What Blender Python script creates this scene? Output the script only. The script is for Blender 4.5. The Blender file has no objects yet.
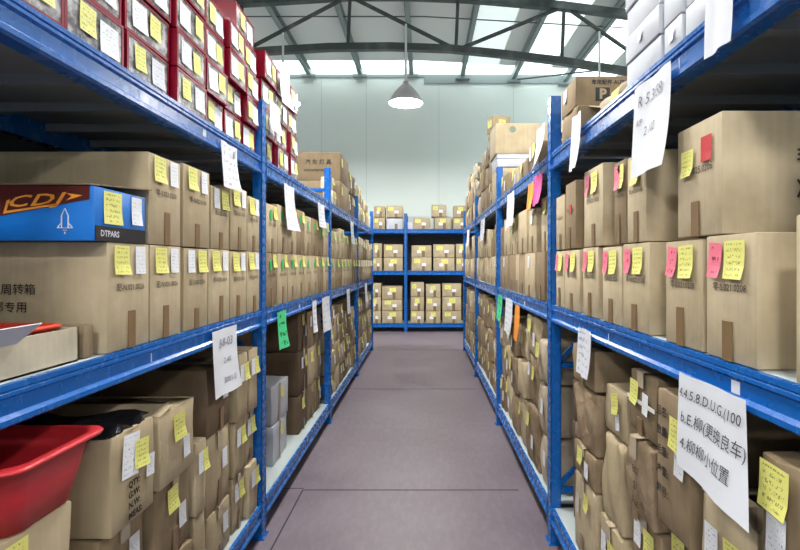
import bpy, math, random
from mathutils import Vector, Matrix
random.seed(7)
C = bpy.context.scene.collection
PI = math.pi
AL, AR = -0.878, 0.675          # aisle-side planes of the two racks

# ------------------------------------------------------------------ materials
def mat(name, col=(.5,.5,.5), rough=.6, metal=0.0, emit=None, es=0, alpha=None, spec=None):
    m = bpy.data.materials.new(name); m.use_nodes = True
    b = m.node_tree.nodes['Principled BSDF']
    b.inputs['Base Color'].default_value = (*col, 1)
    b.inputs['Roughness'].default_value = rough
    b.inputs['Metallic'].default_value = metal
    if spec is not None: b.inputs['Specular IOR Level'].default_value = spec
    if emit: b.inputs['Emission Color'].default_value = (*emit, 1); b.inputs['Emission Strength'].default_value = es
    return m
def N(m, t, **k):
    n = m.node_tree.nodes.new(t)
    for a, v in k.items(): setattr(n, a, v)
    return n
def L(m, a, b): m.node_tree.links.new(a, b)
def bsdf(m): return m.node_tree.nodes['Principled BSDF']
def ramp(m, fac, stops):
    r = N(m, 'ShaderNodeValToRGB'); e = r.color_ramp.elements
    e[0].position, e[0].color = stops[0][0], (*stops[0][1], 1)
    e[1].position, e[1].color = stops[1][0], (*stops[1][1], 1)
    for p, c in stops[2:]:
        x = e.new(p); x.color = (*c, 1)
    L(m, fac, r.inputs['Fac']); return r.outputs['Color']
def noise(m, scale, detail=3, coord='Object', vec_scale=None, rough=.5):
    tc = N(m, 'ShaderNodeTexCoord'); n = N(m, 'ShaderNodeTexNoise')
    n.inputs['Scale'].default_value = scale; n.inputs['Detail'].default_value = detail; n.inputs['Roughness'].default_value = rough
    if vec_scale:
        mp = N(m, 'ShaderNodeMapping'); mp.inputs['Scale'].default_value = vec_scale
        L(m, tc.outputs[coord], mp.inputs['Vector']); L(m, mp.outputs['Vector'], n.inputs['Vector'])
    else: L(m, tc.outputs[coord], n.inputs['Vector'])
    return n.outputs['Fac']
def bump(m, fac, strength=.2, dist=.01):
    b = N(m, 'ShaderNodeBump'); b.inputs['Strength'].default_value = strength; b.inputs['Distance'].default_value = dist
    L(m, fac, b.inputs['Height']); L(m, b.outputs['Normal'], bsdf(m).inputs['Normal'])
def mixc(m, fac, a, b, typ='MIX'):
    x = N(m, 'ShaderNodeMix', data_type='RGBA', blend_type=typ)
    if isinstance(fac, (int, float)): x.inputs[0].default_value = fac
    else: L(m, fac, x.inputs[0])
    for i, v in ((6, a), (7, b)):
        if isinstance(v, tuple): x.inputs[i].default_value = (*v, 1)
        else: L(m, v, x.inputs[i])
    return x.outputs[2]

def kraft(name, lo, hi, rough=.75):
    """cardboard: every box a little different in tone, soft wear and faint fluting"""
    m = mat(name, hi, rough, spec=.25)
    oi = N(m, 'ShaderNodeObjectInfo')
    base = ramp(m, oi.outputs['Random'], [(0, lo), (1, hi)])
    w = noise(m, 7, 4)
    c = mixc(m, ramp(m, w, [(.35, (0,0,0)), (.8, (1,1,1))]), base, tuple(v*.82 for v in lo))
    f = noise(m, 60, 2, vec_scale=(1, 1, .05))
    c2 = mixc(m, .10, c, ramp(m, f, [(.3, (.15,.12,.08)), (.7, (1,.95,.85))]), 'MULTIPLY')
    L(m, c2, bsdf(m).inputs['Base Color'])
    bump(m, noise(m, 9, 3), .25, .02)
    return m
M = {}
M['kraft_light'] = kraft('light_cardboard', (.44,.355,.225), (.56,.465,.315))
M['kraft_mid'] = kraft('brown_cardboard', (.225,.165,.098), (.355,.265,.163))
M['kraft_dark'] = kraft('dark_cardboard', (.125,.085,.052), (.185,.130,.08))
M['kraft_pale'] = kraft('pale_cardboard', (.52,.46,.34), (.66,.59,.45))
m = kraft('crumpled_cardboard', (.235,.168,.105), (.34,.25,.16)); M['crumple'] = m
mg = N(m, 'ShaderNodeTexVoronoi'); mg.feature = 'DISTANCE_TO_EDGE'; mg.inputs['Scale'].default_value = 9
tcc = N(m, 'ShaderNodeTexCoord'); L(m, tcc.outputs['Object'], mg.inputs['Vector']); bump(m, mixc(m, .5, ramp(m, mg.outputs['Distance'], [(0,(0,0,0)),(.35,(1,1,1))]), ramp(m, noise(m, 13, 5), [(.2,(0,0,0)),(.8,(1,1,1))])), .55, .02)
M['tape'] = mat('parcel_tape', (.20,.125,.06), .3)
M['tape_clear'] = mat('clear_tape', (.47,.39,.28), .18)
def marks(name, paper, ink, rows, cols, thr=.52, pad=.12):
    """lines of small handwriting or print on paper, in the sheet's own UV space"""
    m = mat(name, paper, .55)
    tc = N(m, 'ShaderNodeTexCoord'); sp = N(m, 'ShaderNodeSeparateXYZ'); L(m, tc.outputs['UV'], sp.inputs[0])
    def ma(op, a, b=None):
        x = N(m, 'ShaderNodeMath', operation=op)
        for i, v in enumerate((a, b)):
            if v is None: continue
            if isinstance(v, (int, float)): x.inputs[i].default_value = v
            else: L(m, v, x.inputs[i])
        return x.outputs[0]
    oi = N(m, 'ShaderNodeObjectInfo')
    fr = ma('FRACT', ma('MULTIPLY', sp.outputs[1], rows))
    line = ma('MULTIPLY', ma('GREATER_THAN', fr, .28), ma('LESS_THAN', fr, .78))
    inside = ma('MULTIPLY', ma('MULTIPLY', ma('GREATER_THAN', sp.outputs[0], pad), ma('LESS_THAN', sp.outputs[0], 1-pad)),
                ma('MULTIPLY', ma('GREATER_THAN', sp.outputs[1], pad*.6), ma('LESS_THAN', sp.outputs[1], 1-pad*.6)))
    mp = N(m, 'ShaderNodeCombineXYZ')
    L(m, ma('MULTIPLY', sp.outputs[0], cols), mp.inputs[0]); L(m, ma('MULTIPLY', sp.outputs[1], rows*2.3), mp.inputs[1]); L(m, ma('MULTIPLY', oi.outputs['Random'], 50), mp.inputs[2])
    nz = N(m, 'ShaderNodeTexNoise'); nz.inputs['Scale'].default_value = 1.0; nz.inputs['Detail'].default_value = 1
    L(m, mp.outputs[0], nz.inputs['Vector'])
    f = ma('MULTIPLY', ma('MULTIPLY', line, inside), ma('GREATER_THAN', nz.outputs['Fac'], thr))
    L(m, mixc(m, f, paper, ink), bsdf(m).inputs['Base Color'])
    return m
M['note_yellow'] = marks('yellow_note', (.74,.72,.20), (.30,.31,.07), 6, 20, .55)
M['note_pink'] = marks('pink_note', (.78,.17,.25), (.25,.02,.05), 3, 9, .58, .2)
M['note_red'] = mat('red_note', (.55,.012,.02), .5)
M['note_green'] = mat('green_sticker', (.02,.42,.12), .5)
M['label_white'] = marks('white_label', (.78,.80,.84), (.33,.34,.40), 7, 18, .60)
M['print_code'] = marks('carton_print', (.40,.315,.20), (.05,.04,.03), 1, 18, .46, .02)
M['sheet_ink'] = marks('handwritten_sheet', (.68,.70,.76), (.36,.38,.46), 6, 14, .56)
M['sheet'] = mat('white_paper', (.66,.68,.73), .6)
M['print_ink'] = mat('grey_print_ink', (.085,.07,.05), .6); M['pen'] = mat('pen_ink', (.16,.17,.22), .6); M['marker'] = mat('marker_ink', (.04,.04,.05), .6); M['ink'] = mat('black_ink', (.012,.012,.014), .5)
M['green_tag'] = marks('green_tag_paper', (.05,.55,.22), (.01,.08,.03), 4, 7, .55)
M['orange_tag'] = mat('orange_paper', (.80,.28,.03), .6)
M['pink_tag'] = mat('pink_paper', (.80,.06,.28), .6)
def paint(name, col, rough):
    m = mat(name, col, rough)
    w = noise(m, 5, 6, rough=.7)
    L(m, mixc(m, ramp(m, w, [(.55, (0,0,0)), (.75, (.5,.5,.5))]), col, tuple(v*1.15+.01 for v in col)), bsdf(m).inputs['Base Color'])
    L(m, ramp(m, noise(m, 22, 4), [(.3, (rough*.85,)*3), (.8, (min(1, rough*1.25),)*3)]), bsdf(m).inputs['Roughness'])
    return m
M['blue'] = paint('blue_rack_enamel', (.004,.108,.41), .26)
M['blue_top'] = M['blue']
M['deck'] = mat('grey_deck_steel', (.22,.245,.27), .55)
M['liner'] = mat('pale_liner_board', (.42,.47,.47), .7)
M['shadepanel'] = mat('dark_shade_panel', (.035,.037,.045), .8)  # near-black sheet standing in for the shade behind the shelves
M['steel'] = mat('dark_truss_steel', (.045,.062,.062), .5)
c = M['steel']; L(c, mixc(c, ramp(c, noise(c, 4, 5), [(.5,(0,0,0)),(.7,(1,1,1))]), (.06,.078,.078), (.12,.14,.137)), bsdf(c).inputs['Base Color'])
M['purlin'] = mat('grey_purlin_steel', (.27,.33,.33), .5)
M['rod'] = mat('thin_steel_rod', (.10,.12,.12), .5)
M['roof'] = mat('roof_sheet', (.80,.84,.82), .6)
M['milky'] = mat('milky_roof_sheet', (.75,.82,.80), .5, emit=(.86,1,.97), es=.42)
M['milky_bright'] = mat('bright_milky_roof_sheet', (.8,.86,.84), .5, emit=(.88,1,.97), es=.85); M['skylight'] = mat('daylit_roof_sheet', (.9,.95,.95), .5, emit=(.90,1,.99), es=1.9)
m = mat('mint_wall', (.66,.77,.73), .7); M['wall'] = m
L(m, mixc(m, ramp(m, noise(m, .8, 5), [(.35,(0,0,0)),(.75,(1,1,1))]), (.82,.91,.875), (.86,.93,.905)), bsdf(m).inputs['Base Color'])
m = mat('worn_purple_floor', (.2,.17,.19), .42); M['floor'] = m
n1 = noise(m, 1.3, 8, rough=.65); n2 = noise(m, 26, 5, rough=.7, vec_scale=(1, .35, 1))
cc = mixc(m, ramp(m, n1, [(.3,(0,0,0)),(.7,(1,1,1))]), (.128,.094,.118), (.195,.165,.190))
cc = mixc(m, ramp(m, n2, [(.45,(0,0,0)),(.75,(.35,.35,.35))]), cc, (.25,.225,.24))
L(m, cc, bsdf(m).inputs['Base Color']); L(m, ramp(m, n1, [(.3,(.38,)*3),(.7,(.55,)*3)]), bsdf(m).inputs['Roughness']); bump(m, n2, .06, .005)
M['joint'] = mat('floor_joint', (.04,.033,.038), .9)
M['red'] = mat('red_plastic', (.24,.005,.022), .2)
M['tub'] = mat('red_tub_plastic', (.50,.022,.03), .38)
m = mat('clear_window_over_parts', (.5,.5,.5), .16); M['crate_window'] = m
L(m, ramp(m, noise(m, 16, 5, rough=.7), [(.38,(.05,.045,.05)),(.49,(.22,.20,.20)),(.58,(.50,.48,.49)),(.70,(.75,.73,.74))]), bsdf(m).inputs['Base Color'])
M['whitebox'] = mat('white_carton_board', (.74,.76,.80), .5)
m = M['whitebox']; L(m, mixc(m, ramp(m, noise(m, 5, 4), [(.4,(0,0,0)),(.75,(1,1,1))]), (.52,.54,.59), (.42,.44,.49)), bsdf(m).inputs['Base Color'])
M['greybox'] = mat('pale_grey_board', (.55,.58,.60), .45)
M['bluebox'] = mat('bright_blue_print', (.006,.16,.58), .35)
M['black'] = mat('black_print', (.010,.010,.014), .35)
M['orange'] = mat('orange_print', (.85,.32,.04), .4)
M['darkred'] = mat('dark_red_print', (.09,.015,.012), .4)
M['blackplastic'] = mat('black_plastic_bag', (.012,.012,.015), .22)
M['lampshade'] = mat('grey_lamp_shade', (.62,.60,.62), .5)
M['bulb'] = mat('lit_lamp', (1,1,1), .5, emit=(1,.985,.95), es=125)
M['cord'] = mat('white_conduit', (.75,.8,.8), .5)
M['bag'] = kraft('packing_paper', (.36,.29,.21), (.50,.42,.32), .6)
M['strap'] = mat('white_strap', (.75,.75,.72), .4)

# ------------------------------------------------------------------ mesh helpers
def link(name, verts, faces, m, parent=None, uvs=None, smooth=False):
    me = bpy.data.meshes.new(name); me.from_pydata([tuple(v) for v in verts], [], faces)
    if uvs:
        uv = me.uv_layers.new(name='UVMap')
        for lp in me.loops: uv.data[lp.index].uv = uvs[lp.vertex_index]
    if smooth: me.polygons.foreach_set('use_smooth', [True]*len(me.polygons))
    me.materials.append(m); me.update()
    o = bpy.data.objects.new(name, me); C.objects.link(o)
    if parent: o.parent = parent
    return o
class MB:
    def __init__(s): s.v = []; s.f = []
    def add(s, v, f):
        n = len(s.v); s.v += [tuple(x) for x in v]; s.f += [tuple(i+n for i in q) for q in f]
    def box(s, x0, x1, y0, y1, z0, z1, mx=None):
        v = [Vector((x, y, z)) for x in (x0, x1) for y in (y0, y1) for z in (z0, z1)]
        if mx: v = [mx @ p for p in v]
        s.add(v, [(0,1,3,2),(4,6,7,5),(0,4,5,1),(2,3,7,6),(0,2,6,4),(1,5,7,3)])
    def bar(s, p, q, w, h=None):
        """rectangular bar from p to q"""
        p, q = Vector(p), Vector(q); d = q-p; h = h or w
        mx = Matrix.Translation(p) @ d.to_track_quat('Z', 'Y').to_matrix().to_4x4()
        s.box(-w/2, w/2, -h/2, h/2, 0, d.length, mx)
    def tube(s, p, q, r, n=10):
        p, q = Vector(p), Vector(q); d = q-p
        mx = Matrix.Translation(p) @ d.to_track_quat('Z', 'Y').to_matrix().to_4x4()
        v = [mx @ Vector((r*math.cos(2*PI*k/n), r*math.sin(2*PI*k/n), z)) for z in (0, d.length) for k in range(n)]
        s.add(v, [(k, (k+1) % n, n+(k+1) % n, n+k) for k in range(n)] + [tuple(range(n))[::-1], tuple(range(n, 2*n))])
    def lathe(s, prof, n=32, c=(0,0,0)):
        v = [(c[0]+r*math.cos(2*PI*k/n), c[1]+r*math.sin(2*PI*k/n), c[2]+z) for r, z in prof for k in range(n)]
        f = [(j*n+k, j*n+(k+1) % n, (j+1)*n+(k+1) % n, (j+1)*n+k) for j in range(len(prof)-1) for k in range(n)]
        s.add(v, f)
    def prism(s, prof, y0, y1):
        """profile in (x,z), closed, extruded along y"""
        n = len(prof); v = [(x, y, z) for y in (y0, y1) for x, z in prof]
        s.add(v, [(k, (k+1) % n, n+(k+1) % n, n+k) for k in range(n)] + [tuple(range(n))[::-1], tuple(range(n, 2*n))])
    def out(s, name, m, parent=None, smooth=False): return link(name, s.v, s.f, m, parent, smooth=smooth)
def tag(o, label, cat, group=None, kind=None):
    o['label'] = label; o['category'] = cat
    if group: o['group'] = group
    if kind: o['kind'] = kind
    return o
def empty(name, loc, rz=0, label=None, cat=None, group=None):
    o = bpy.data.objects.new(name, None); C.objects.link(o); o.location = loc; o.rotation_euler = (0, 0, rz)
    o.empty_display_size = .05
    if label: tag(o, label, cat, group)
    return o
def struct(o, nm=None): o['kind'] = 'structure'; return o

def body_mesh(name, w, d, h, m, parent, r=.004, bulge=0.0, seed=0, wob=0.0, lean=0.0, notop=False):
    """closed box x in[-d,0], y in[-w/2,w/2], z in[0,h]; rounded edges, soft sides"""
    rnd = random.Random(seed); r = min(r, .3*min(w, d, h)); n = 9 if wob > .005 else (5 if bulge > .004 or wob > 0 else 2)
    if r > .01: e = [0, .25*r, .6*r, r]
    else: e = [0, r]
    def axis(s):
        mid = [r + (s-2*r)*i/n for i in range(1, n)]
        return e + mid + [s-x for x in reversed(e)]
    ax = [axis(d), axis(w), axis(h)]; nn = [len(a) for a in ax]
    idx = {}; V = []; F = []
    ph = [rnd.uniform(0, 6.28) for _ in range(6)]
    def vert(i, j, k):
        key = (i, j, k)
        if key in idx: return idx[key]
        p = [ax[0][i], ax[1][j], ax[2][k]]; s = (d, w, h)
        q = [min(max(p[t], r), s[t]-r) for t in range(3)]
        dv = Vector([p[t]-q[t] for t in range(3)])
        if dv.length > 1e-9:
            dv = dv.normalized()*r
        p = [q[t]+dv[t] for t in range(3)]
        u = [p[t]/s[t]*2-1 for t in range(3)]
        bl = [(1-u[1]**2)*(1-u[2]**2), (1-u[0]**2)*(1-u[2]**2), (1-u[0]**2)*(1-u[1]**2)]
        o = [p[t] + u[t]*bulge*bl[t]*(1 if t < 2 else .5) for t in range(3)]
        if wob:
            o[0] += wob*math.sin(5*u[1]+3*u[2]+ph[0])*(.4+.6*(u[2]+1)/2)
            o[1] += wob*math.sin(4*u[0]+3*u[2]+ph[1])*(.4+.6*(u[2]+1)/2)
            o[2] += wob*(math.sin(4*u[0]+5*u[1]+ph[2]))*(u[2]+1)/2
        if o[2] < 0: o[2] = 0
        o[1] += lean*o[2]
        V.append((o[0]-d, o[1]-w/2, o[2])); idx[key] = len(V)-1
        return idx[key]
    A, B, D = nn
    for i in range(A-1):
        for j in range(B-1):
            F.append((vert(i,j,0), vert(i,j+1,0), vert(i+1,j+1,0), vert(i+1,j,0)))
            if not notop: F.append((vert(i,j,D-1), vert(i+1,j,D-1), vert(i+1,j+1,D-1), vert(i,j+1,D-1)))
    for i in range(A-1):
        for k in range(D-1):
            F.append((vert(i,0,k), vert(i+1,0,k), vert(i+1,0,k+1), vert(i,0,k+1)))
            F.append((vert(i,B-1,k), vert(i,B-1,k+1), vert(i+1,B-1,k+1), vert(i+1,B-1,k)))
    for j in range(B-1):
        for k in range(D-1):
            F.append((vert(0,j,k), vert(0,j,k+1), vert(0,j+1,k+1), vert(0,j+1,k)))
            F.append((vert(A-1,j,k), vert(A-1,j+1,k), vert(A-1,j+1,k+1), vert(A-1,j,k+1)))
    o = link(name, V, F, m, parent, smooth=True); o.data.set_sharp_from_angle(angle=math.radians(33)); return o

def sheet(name, w, h, m, parent, face='front', u=0, v=0, x0=.002, tilt=0, curl=.004, n=4):
    """a small sheet centred at (u,v) on the front (+X) face; UV 0..1"""
    V, F, U = [], [], []
    ct, st = math.cos(tilt), math.sin(tilt)
    for j in range(n+1):
        for i in range(n+1):
            a, b = i/n-.5, j/n-.5
            yy, zz = a*w, b*h
            lift = curl*max(0, (-b-.1))*2*(.6+.8*(a+.5))
            V.append((x0+lift, u+yy*ct-zz*st, v+yy*st+zz*ct)); U.append((a+.5, b+.5))
    for j in range(n):
        for i in range(n):
            k = j*(n+1)+i; F.append((k, k+1, k+n+2, k+n+1))
    return link(name, V, F, m, parent, uvs=U)

def text_verts(s, size, align='CENTER', bold=0.0, spacing=1.0):
    cu = bpy.data.curves.new('t', 'FONT'); cu.body = s; cu.size = size; cu.align_x = align; cu.align_y = 'CENTER'
    cu.offset = bold; cu.resolution_u = 2; cu.space_character = spacing
    o = bpy.data.objects.new('t', cu); C.objects.link(o)
    dg = bpy.context.evaluated_depsgraph_get(); me = bpy.data.meshes.new_from_object(o.evaluated_get(dg))
    v = [tuple(p.co) for p in me.vertices]; f = [tuple(p.vertices) for p in me.polygons]
    bpy.data.objects.remove(o); bpy.data.meshes.remove(me)
    return v, f
def text(name, s, size, m, parent, fn, bold=0.0, align='CENTER', spacing=1.0):
    """fn maps the flat (u,v) of a letter to a local point"""
    v, f = text_verts(s, size, align, bold, spacing)
    return link(name, [fn(p[0], p[1]) for p in v], f, m, parent)

ORD = ['first','second','third','fourth','fifth','sixth','seventh','eighth','ninth','tenth','eleventh','twelfth']
BAY = ['nearest bay','second bay','third bay','farthest bay']
SX = {'L': AL, 'R': AR}
SIDE = {'L': 'left rack', 'R': 'right rack'}
KR = .978                        # spacing of what stands in the nearest right bay
def root_at(side, y, z, inset, name, label, cat, group, rz=0.0):
    if side == 'R' and y < 2.75: y *= KR
    x = AL-inset if side == 'L' else AR+inset
    return empty(name, (x, y, z), (0 if side == 'L' else PI)+rz, label, cat, group)

_pc = {}
def printed(i, size):
    key = (i, round(size, 3))
    if key not in _pc:
        v, f = text_verts(['零-S.021.0208', '配-N.021.0026', '料-K.023.0014', '零-N.022.0108', '配-S.025.0206'][i], key[1], 'CENTER', .0002)
        me = bpy.data.meshes.new('printed_code'); me.from_pydata([(0, p[0], p[1]) for p in v], [], f); me.materials.append(M['print_ink']); _pc[key] = me
    return _pc[key]
def carton(side, y0, y1, z, h, where, group, depth=.48, inset=.012, m='kraft_light', stick=(), tape=True, code=False,
           rz=0, r=.004, bulge=0.003, wob=0, name='carton', look=None, toptape=None, gap=.005, seed=None, flaps=0, lean=0):
    w = (y1-y0)*(KR if side == 'R' and y0 < 2.75 else 1)-gap; seed = seed if seed is not None else random.randrange(10**6)
    tone = {'kraft_light': 'tan', 'kraft_mid': 'brown', 'kraft_dark': 'dark', 'kraft_pale': 'pale', 'bag': 'papery', 'crumple': 'crumpled'}.get(m, 'plain')
    nm = {'y': 'yellow note', 'w': 'white label', 'p': 'pink note', 'g': 'green sticker', 'r': 'red note'}
    if look is None:
        ks = ''.join(dict.fromkeys(k[0] for k in stick))
        if len(ks) == 0: look = f'plain {tone} {name.replace("_", " ")}'
        elif len(ks) == 1: look = f'{tone} {name.replace("_", " ")} with {nm[ks]}'
        else: look = f'{tone} {name.replace("_", " ")}, {nm[ks[0]].split()[0]}-{nm[ks[1]].split()[0]} stickers'
    t = root_at(side, (y0+y1)/2, z, inset, name, look+', '+where, 'box', group, rz)
    body_mesh('body', w, depth, h, M[m], t, r, bulge, seed, wob, lean, notop=(flaps > 0))
    off = bulge+wob+.002
    for k in stick:                                   # (kind, u, v, scale, tilt)
        kd, u, v, sc, tl = k
        cw, ch = {'y': (.075,.085), 'w': (.055,.085), 'p': (.055,.085), 'g': (.035,.055), 'r': (.075,.10)}[kd]
        nmn, mm = {'y': ('sticky_note','note_yellow'), 'w': ('shipping_label','label_white'), 'p': ('pink_note','note_pink'),
                   'g': ('green_sticker','note_green'), 'r': ('red_note','note_red')}[kd]
        sw = min(cw*sc, w*.46); sh = min(ch*sc, h*.5)
        u_ = max(-w/2+sw*.62, min(w/2-sw*.62, u*w)); v_ = min(v*h, h-sh*.58)
        sheet(nmn, sw, sh, M[mm], t, u=u_+lean*v_, v=v_, x0=off+(.0015 if kd in 'yp' else 0), tilt=tl, curl=.008 if kd in 'yp' else .002, n=3)
    if tape:
        tw = min(.035, w*.2); rn = random.Random(seed); du = rn.uniform(-.06, .06)*w
        b = MB(); b.box(off-.003, off, du-tw/2, du+tw/2, .001, h*rn.uniform(.26, .38)); b.out('tape', M['tape'], t)
    if toptape if toptape is not None else (z+h < 1.45 and tape and not flaps):
        tw = min(.045, w*.25); b = MB(); zt = h+bulge*.5+wob
        b.box(-depth*.99, off, -tw/2+lean*h, tw/2+lean*h, zt, zt+.0012); b.box(off-.002, off+.0005, -tw/2+lean*h, tw/2+lean*h, h*.78, zt+.001)
        b.out('top_tape', M['tape_clear'], t)
    if code:
        ci = seed % 5; cs = min(w*.115, .024); o_ = printed(ci, cs); q_ = bpy.data.objects.new('printed_code', o_); C.objects.link(q_); q_.parent = t; q_.location = (off-.0012, w*.01, h*.58)
    if flaps:
        rn = random.Random(seed+5)
        body_mesh('contents', w*.9, depth*.92, .02, M['blackplastic'] if flaps == 2 else M['kraft_dark'], t, .004, .01, seed+1, .006 if flaps == 1 else .014).location = (-depth*.04, 0, h*(.88 if flaps == 1 else .965))
        for sgn in ((-1, 1) if flaps == 1 else ()):
            an = rn.uniform(1.15, 1.42)*-sgn
            mx = Matrix.Translation((0, sgn*w/2, h)) @ Matrix.Rotation(-an, 4, 'X')
            b = MB(); b.box(-depth, 0, -.002 if sgn > 0 else 0, 0 if sgn > 0 else .002, -.002, w*.36, mx); b.out('flap', M[m], t)
        mx = Matrix.Translation((0, 0, h)) @ Matrix.Rotation(rn.uniform(-1.9, -1.0), 4, 'Y')
        b = MB(); b.box(-.003, 0, -w*.46, w*.46, 0, .06, mx); b.out('flap', M[m], t)
    return t

# ------------------------------------------------------------------ the hall
def plane_box(name, x0,x1,y0,y1,z0,z1,m):
    b = MB(); b.box(x0,x1,y0,y1,z0,z1); return struct(b.out(name, m))
YW = 11.95; XL, XR = -6.2, 6.2; YF = -7.5
plane_box('floor', XL-.2, XR+.2, YF-.2, YW+.2, -.15, 0, M['floor'])
plane_box('wall_back', XL-.2, XR+.2, YW, YW+.15, 0, 6.3, M['wall'])
plane_box('wall_front', XL-.2, XR+.2, YF-.15, YF, 0, 6.3, M['wall'])
plane_box('wall_left', XL-.2, XL, YF, YW, 0, 6.3, M['wall'])
plane_box('wall_right', XR, XR+.2, YF, YW, 0, 6.3, M['wall'])
b = MB()
for x in (-4.35, -2.4, -1.35, .35, 2.1, 3.8): b.box(x-.004, x+.004, YW-.004, YW+.01, 0, 5.9)
struct(b.out('trim_wall_seams', mat('wall_seam', (.55,.64,.61), .8)))
# floor joints
b = MB()
for y in (1.0, 3.37, 6.07, 8.8): b.box(-.80, AR-.05, y-.005, y+.005, -.01, .0012)
for y in (3.37, 6.07): b.box(-1.6, -.80, y+.02, y+.028, -.01, .0012)
b.box(-.805, -.796, -2, 3.37, -.01, .0012)
struct(b.out('trim_floor_joints', M['joint']))

def zr(x):                                  # underside of the purlins
    return 5.90 if x < 0 else 5.90-.055*x
purlins = [-6.27+1.195*k for k in range(11)]
roofx = sorted(set([XL-.2] + purlins + [XR+.2]))
roof_t = .16
# roof sheets: opaque, with daylit sheets set in
def roof_panel(name, x0, x1, y0, y1, m, th=.03):
    b = MB(); v = []
    for x in (x0, x1):
        for y in (y0, y1):
            for dz in (roof_t, roof_t+th): v.append((x, y, zr(x)+dz))
    b.add(v, [(0,1,3,2),(4,6,7,5),(0,4,5,1),(2,3,7,6),(0,2,6,4),(1,5,7,3)])
    return struct(b.out(name, m))
Y1 = 11.5
gray = [(XL-.2, 0), (0, .87)]
for x0, x1 in gray: roof_panel('ceiling', x0, x1, YF, Y1, M['roof'])
for x0, x1, mm in ((.87,1.68,'milky'),(1.68,2.10,'roof'),(2.10,2.86,'milky_bright'),(2.86,3.30,'roof'),(3.30,4.1,'skylight'),(4.1,4.5,'roof'),(4.5,5.3,'skylight'),(5.3,XR+.2,'roof')):
    if mm == 'roof': roof_panel('ceiling', x0, x1, YF, Y1, M[mm])
    else:
        roof_panel('window_roof_sheet', x0, x1, 6.6, Y1, M[mm]); roof_panel('ceiling', x0, x1, YF, 6.6, M['roof'])
for x0, x1 in ((XL-.2, 0), (0, XR+.2)):
    roof_panel('window_roof_strip', x0, x1, Y1, YW, M['skylight']); roof_panel('ceiling', x0, x1, YW, YW+.15, M['roof'])
# wall head plate
b = MB(); b.box(XL, 0, YW-.03, YW, 5.84, 5.90); b.box(0, XR, YW-.03, YW, 5.70, 5.90)
for x in purlins[3:9]: b.box(x-.16, x+.16, YW-.12, YW, zr(x)-.07, zr(x)-.02)
struct(b.out('trim_wall_head', M['purlin']))

roof_frame = empty('roof_truss', (0, 8.3, 4.9), 0, 'dark steel roof truss spanning the aisle below the pale roof sheets', 'roof truss')
def truss(root, y, full=True):
    k = 8.3/510
    def P(px, py): return Vector(((px-424)*k, 0, 1.5+(263-py)*k-4.9))
    def chord(pts, s, nm):
        b = MB()
        for p, q in zip(pts, pts[1:]): b.bar(p, q, s, s*1.05)
        b.out(nm, M['steel'], root)
    lo = [P(60,70), P(180,58), P(270,51), P(330,47.5), P(390,46.8), P(450,49), P(500,54), P(560,61), P(621,70.5), P(700,84), P(790,101)]
    hi = [P(60,14), P(180,6), P(250,2), P(349,-4), P(410,-4), P(470,-1.5), P(563,6.5), P(621,14), P(700,26), P(790,42)]
    chord(lo, .105, 'bottom_chord'); chord(hi, .115, 'top_chord')
    for px, a, c_ in ((132,9,61),(241,2,52),(349,-3,46),(457,-2,48),(563,8,59),(672,22,79)):
        b = MB(); b.tube(P(px+1,a), P(px-1,c_), .028); b.out('web_post', M['steel'], root)
    for p, q in ((P(240,53),P(345,-2)),(P(353,-2),P(453,48)),(P(462,48),P(560,8)),(P(567,8),P(668,78)),(P(237,53),P(135,10)),(P(130,62),P(62,14)),(P(676,78),P(785,42))):
        b = MB(); b.tube(p, q, .032); b.out('web_diagonal', M['steel'], root)
truss(roof_frame, 8.3)
def copy_tree(o, parent=None):
    c_ = o.copy(); C.objects.link(c_)
    if parent: c_.parent = parent
    for ch in list(o.children): copy_tree(ch, c_)
    return c_
for i, x in enumerate(purlins):
    b = MB(); b.box(x-.045, x+.045, YF, YW, zr(x), zr(x)+.012); b.box(x-.045, x-.035, YF, YW, zr(x), zr(x)+roof_t); b.box(x-.045, x+.045, YF, YW, zr(x)+roof_t-.01, zr(x)+roof_t)
    o = b.out('roof_purlin', M['purlin'])
    tag(o, f'grey steel roof purlin running toward the back wall, {ORD[i]} counted from the left wall', 'purlin', 'purlins under the roof sheets')
b = MB(); b.tube((XL, 9.25, 5.97), (0, 9.25, 5.97), .011, 6); b.tube((0, 9.25, 5.97), (XR, 9.25, 5.62), .011, 6)
tag(b.out('tie_rod', M['rod']), 'thin steel tie rod crossing under the purlins behind the truss', 'rod')
b = MB(); b.tube((2.15, 11.78, 5.74), (5.2, 10.3, 5.58), .02, 8)
tag(b.out('wind_brace', M['rod']), 'slim bracing rod slanting out from the wall head above the right rack', 'rod')

# pendant lamps under the truss
def lamp(x, y, ztop, label):
    t = empty('pendant_lamp', (x, y, 4.08), 0, label, 'lamp', 'pendant lamps')
    b = MB(); b.lathe([(.275,0),(.272,.03),(.24,.09),(.19,.16),(.12,.245),(.06,.30),(.045,.31),(.045,.35),(.0,.36)]); b.lathe([(.268,0),(.235,.085),(.185,.155),(.115,.235),(.0,.29)])
    b.out('lamp_shade', M['lampshade'], t, True)
    b = MB(); b.lathe([(0,.012),(.12,.012),(.262,.012),(.262,.02),(0,.02)]); b.out('bulb', M['bulb'], t)
    b = MB(); b.tube((0,0,.34), (0,0,ztop-4.08), .018, 8); b.out('stem', M['cord'], t)
k = 8.3/510
lamp((406-424)*k, 8.24, 5.36, 'grey pendant lamp shining above the far end of the aisle')
lamp((284-424)*k, 8.24, 5.22, 'pendant lamp on white stem hidden behind the red storage boxes')
lamp((598-424)*k, 8.24, 5.24, 'pendant lamp on white stem hidden behind the carton on the right rack')
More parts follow.
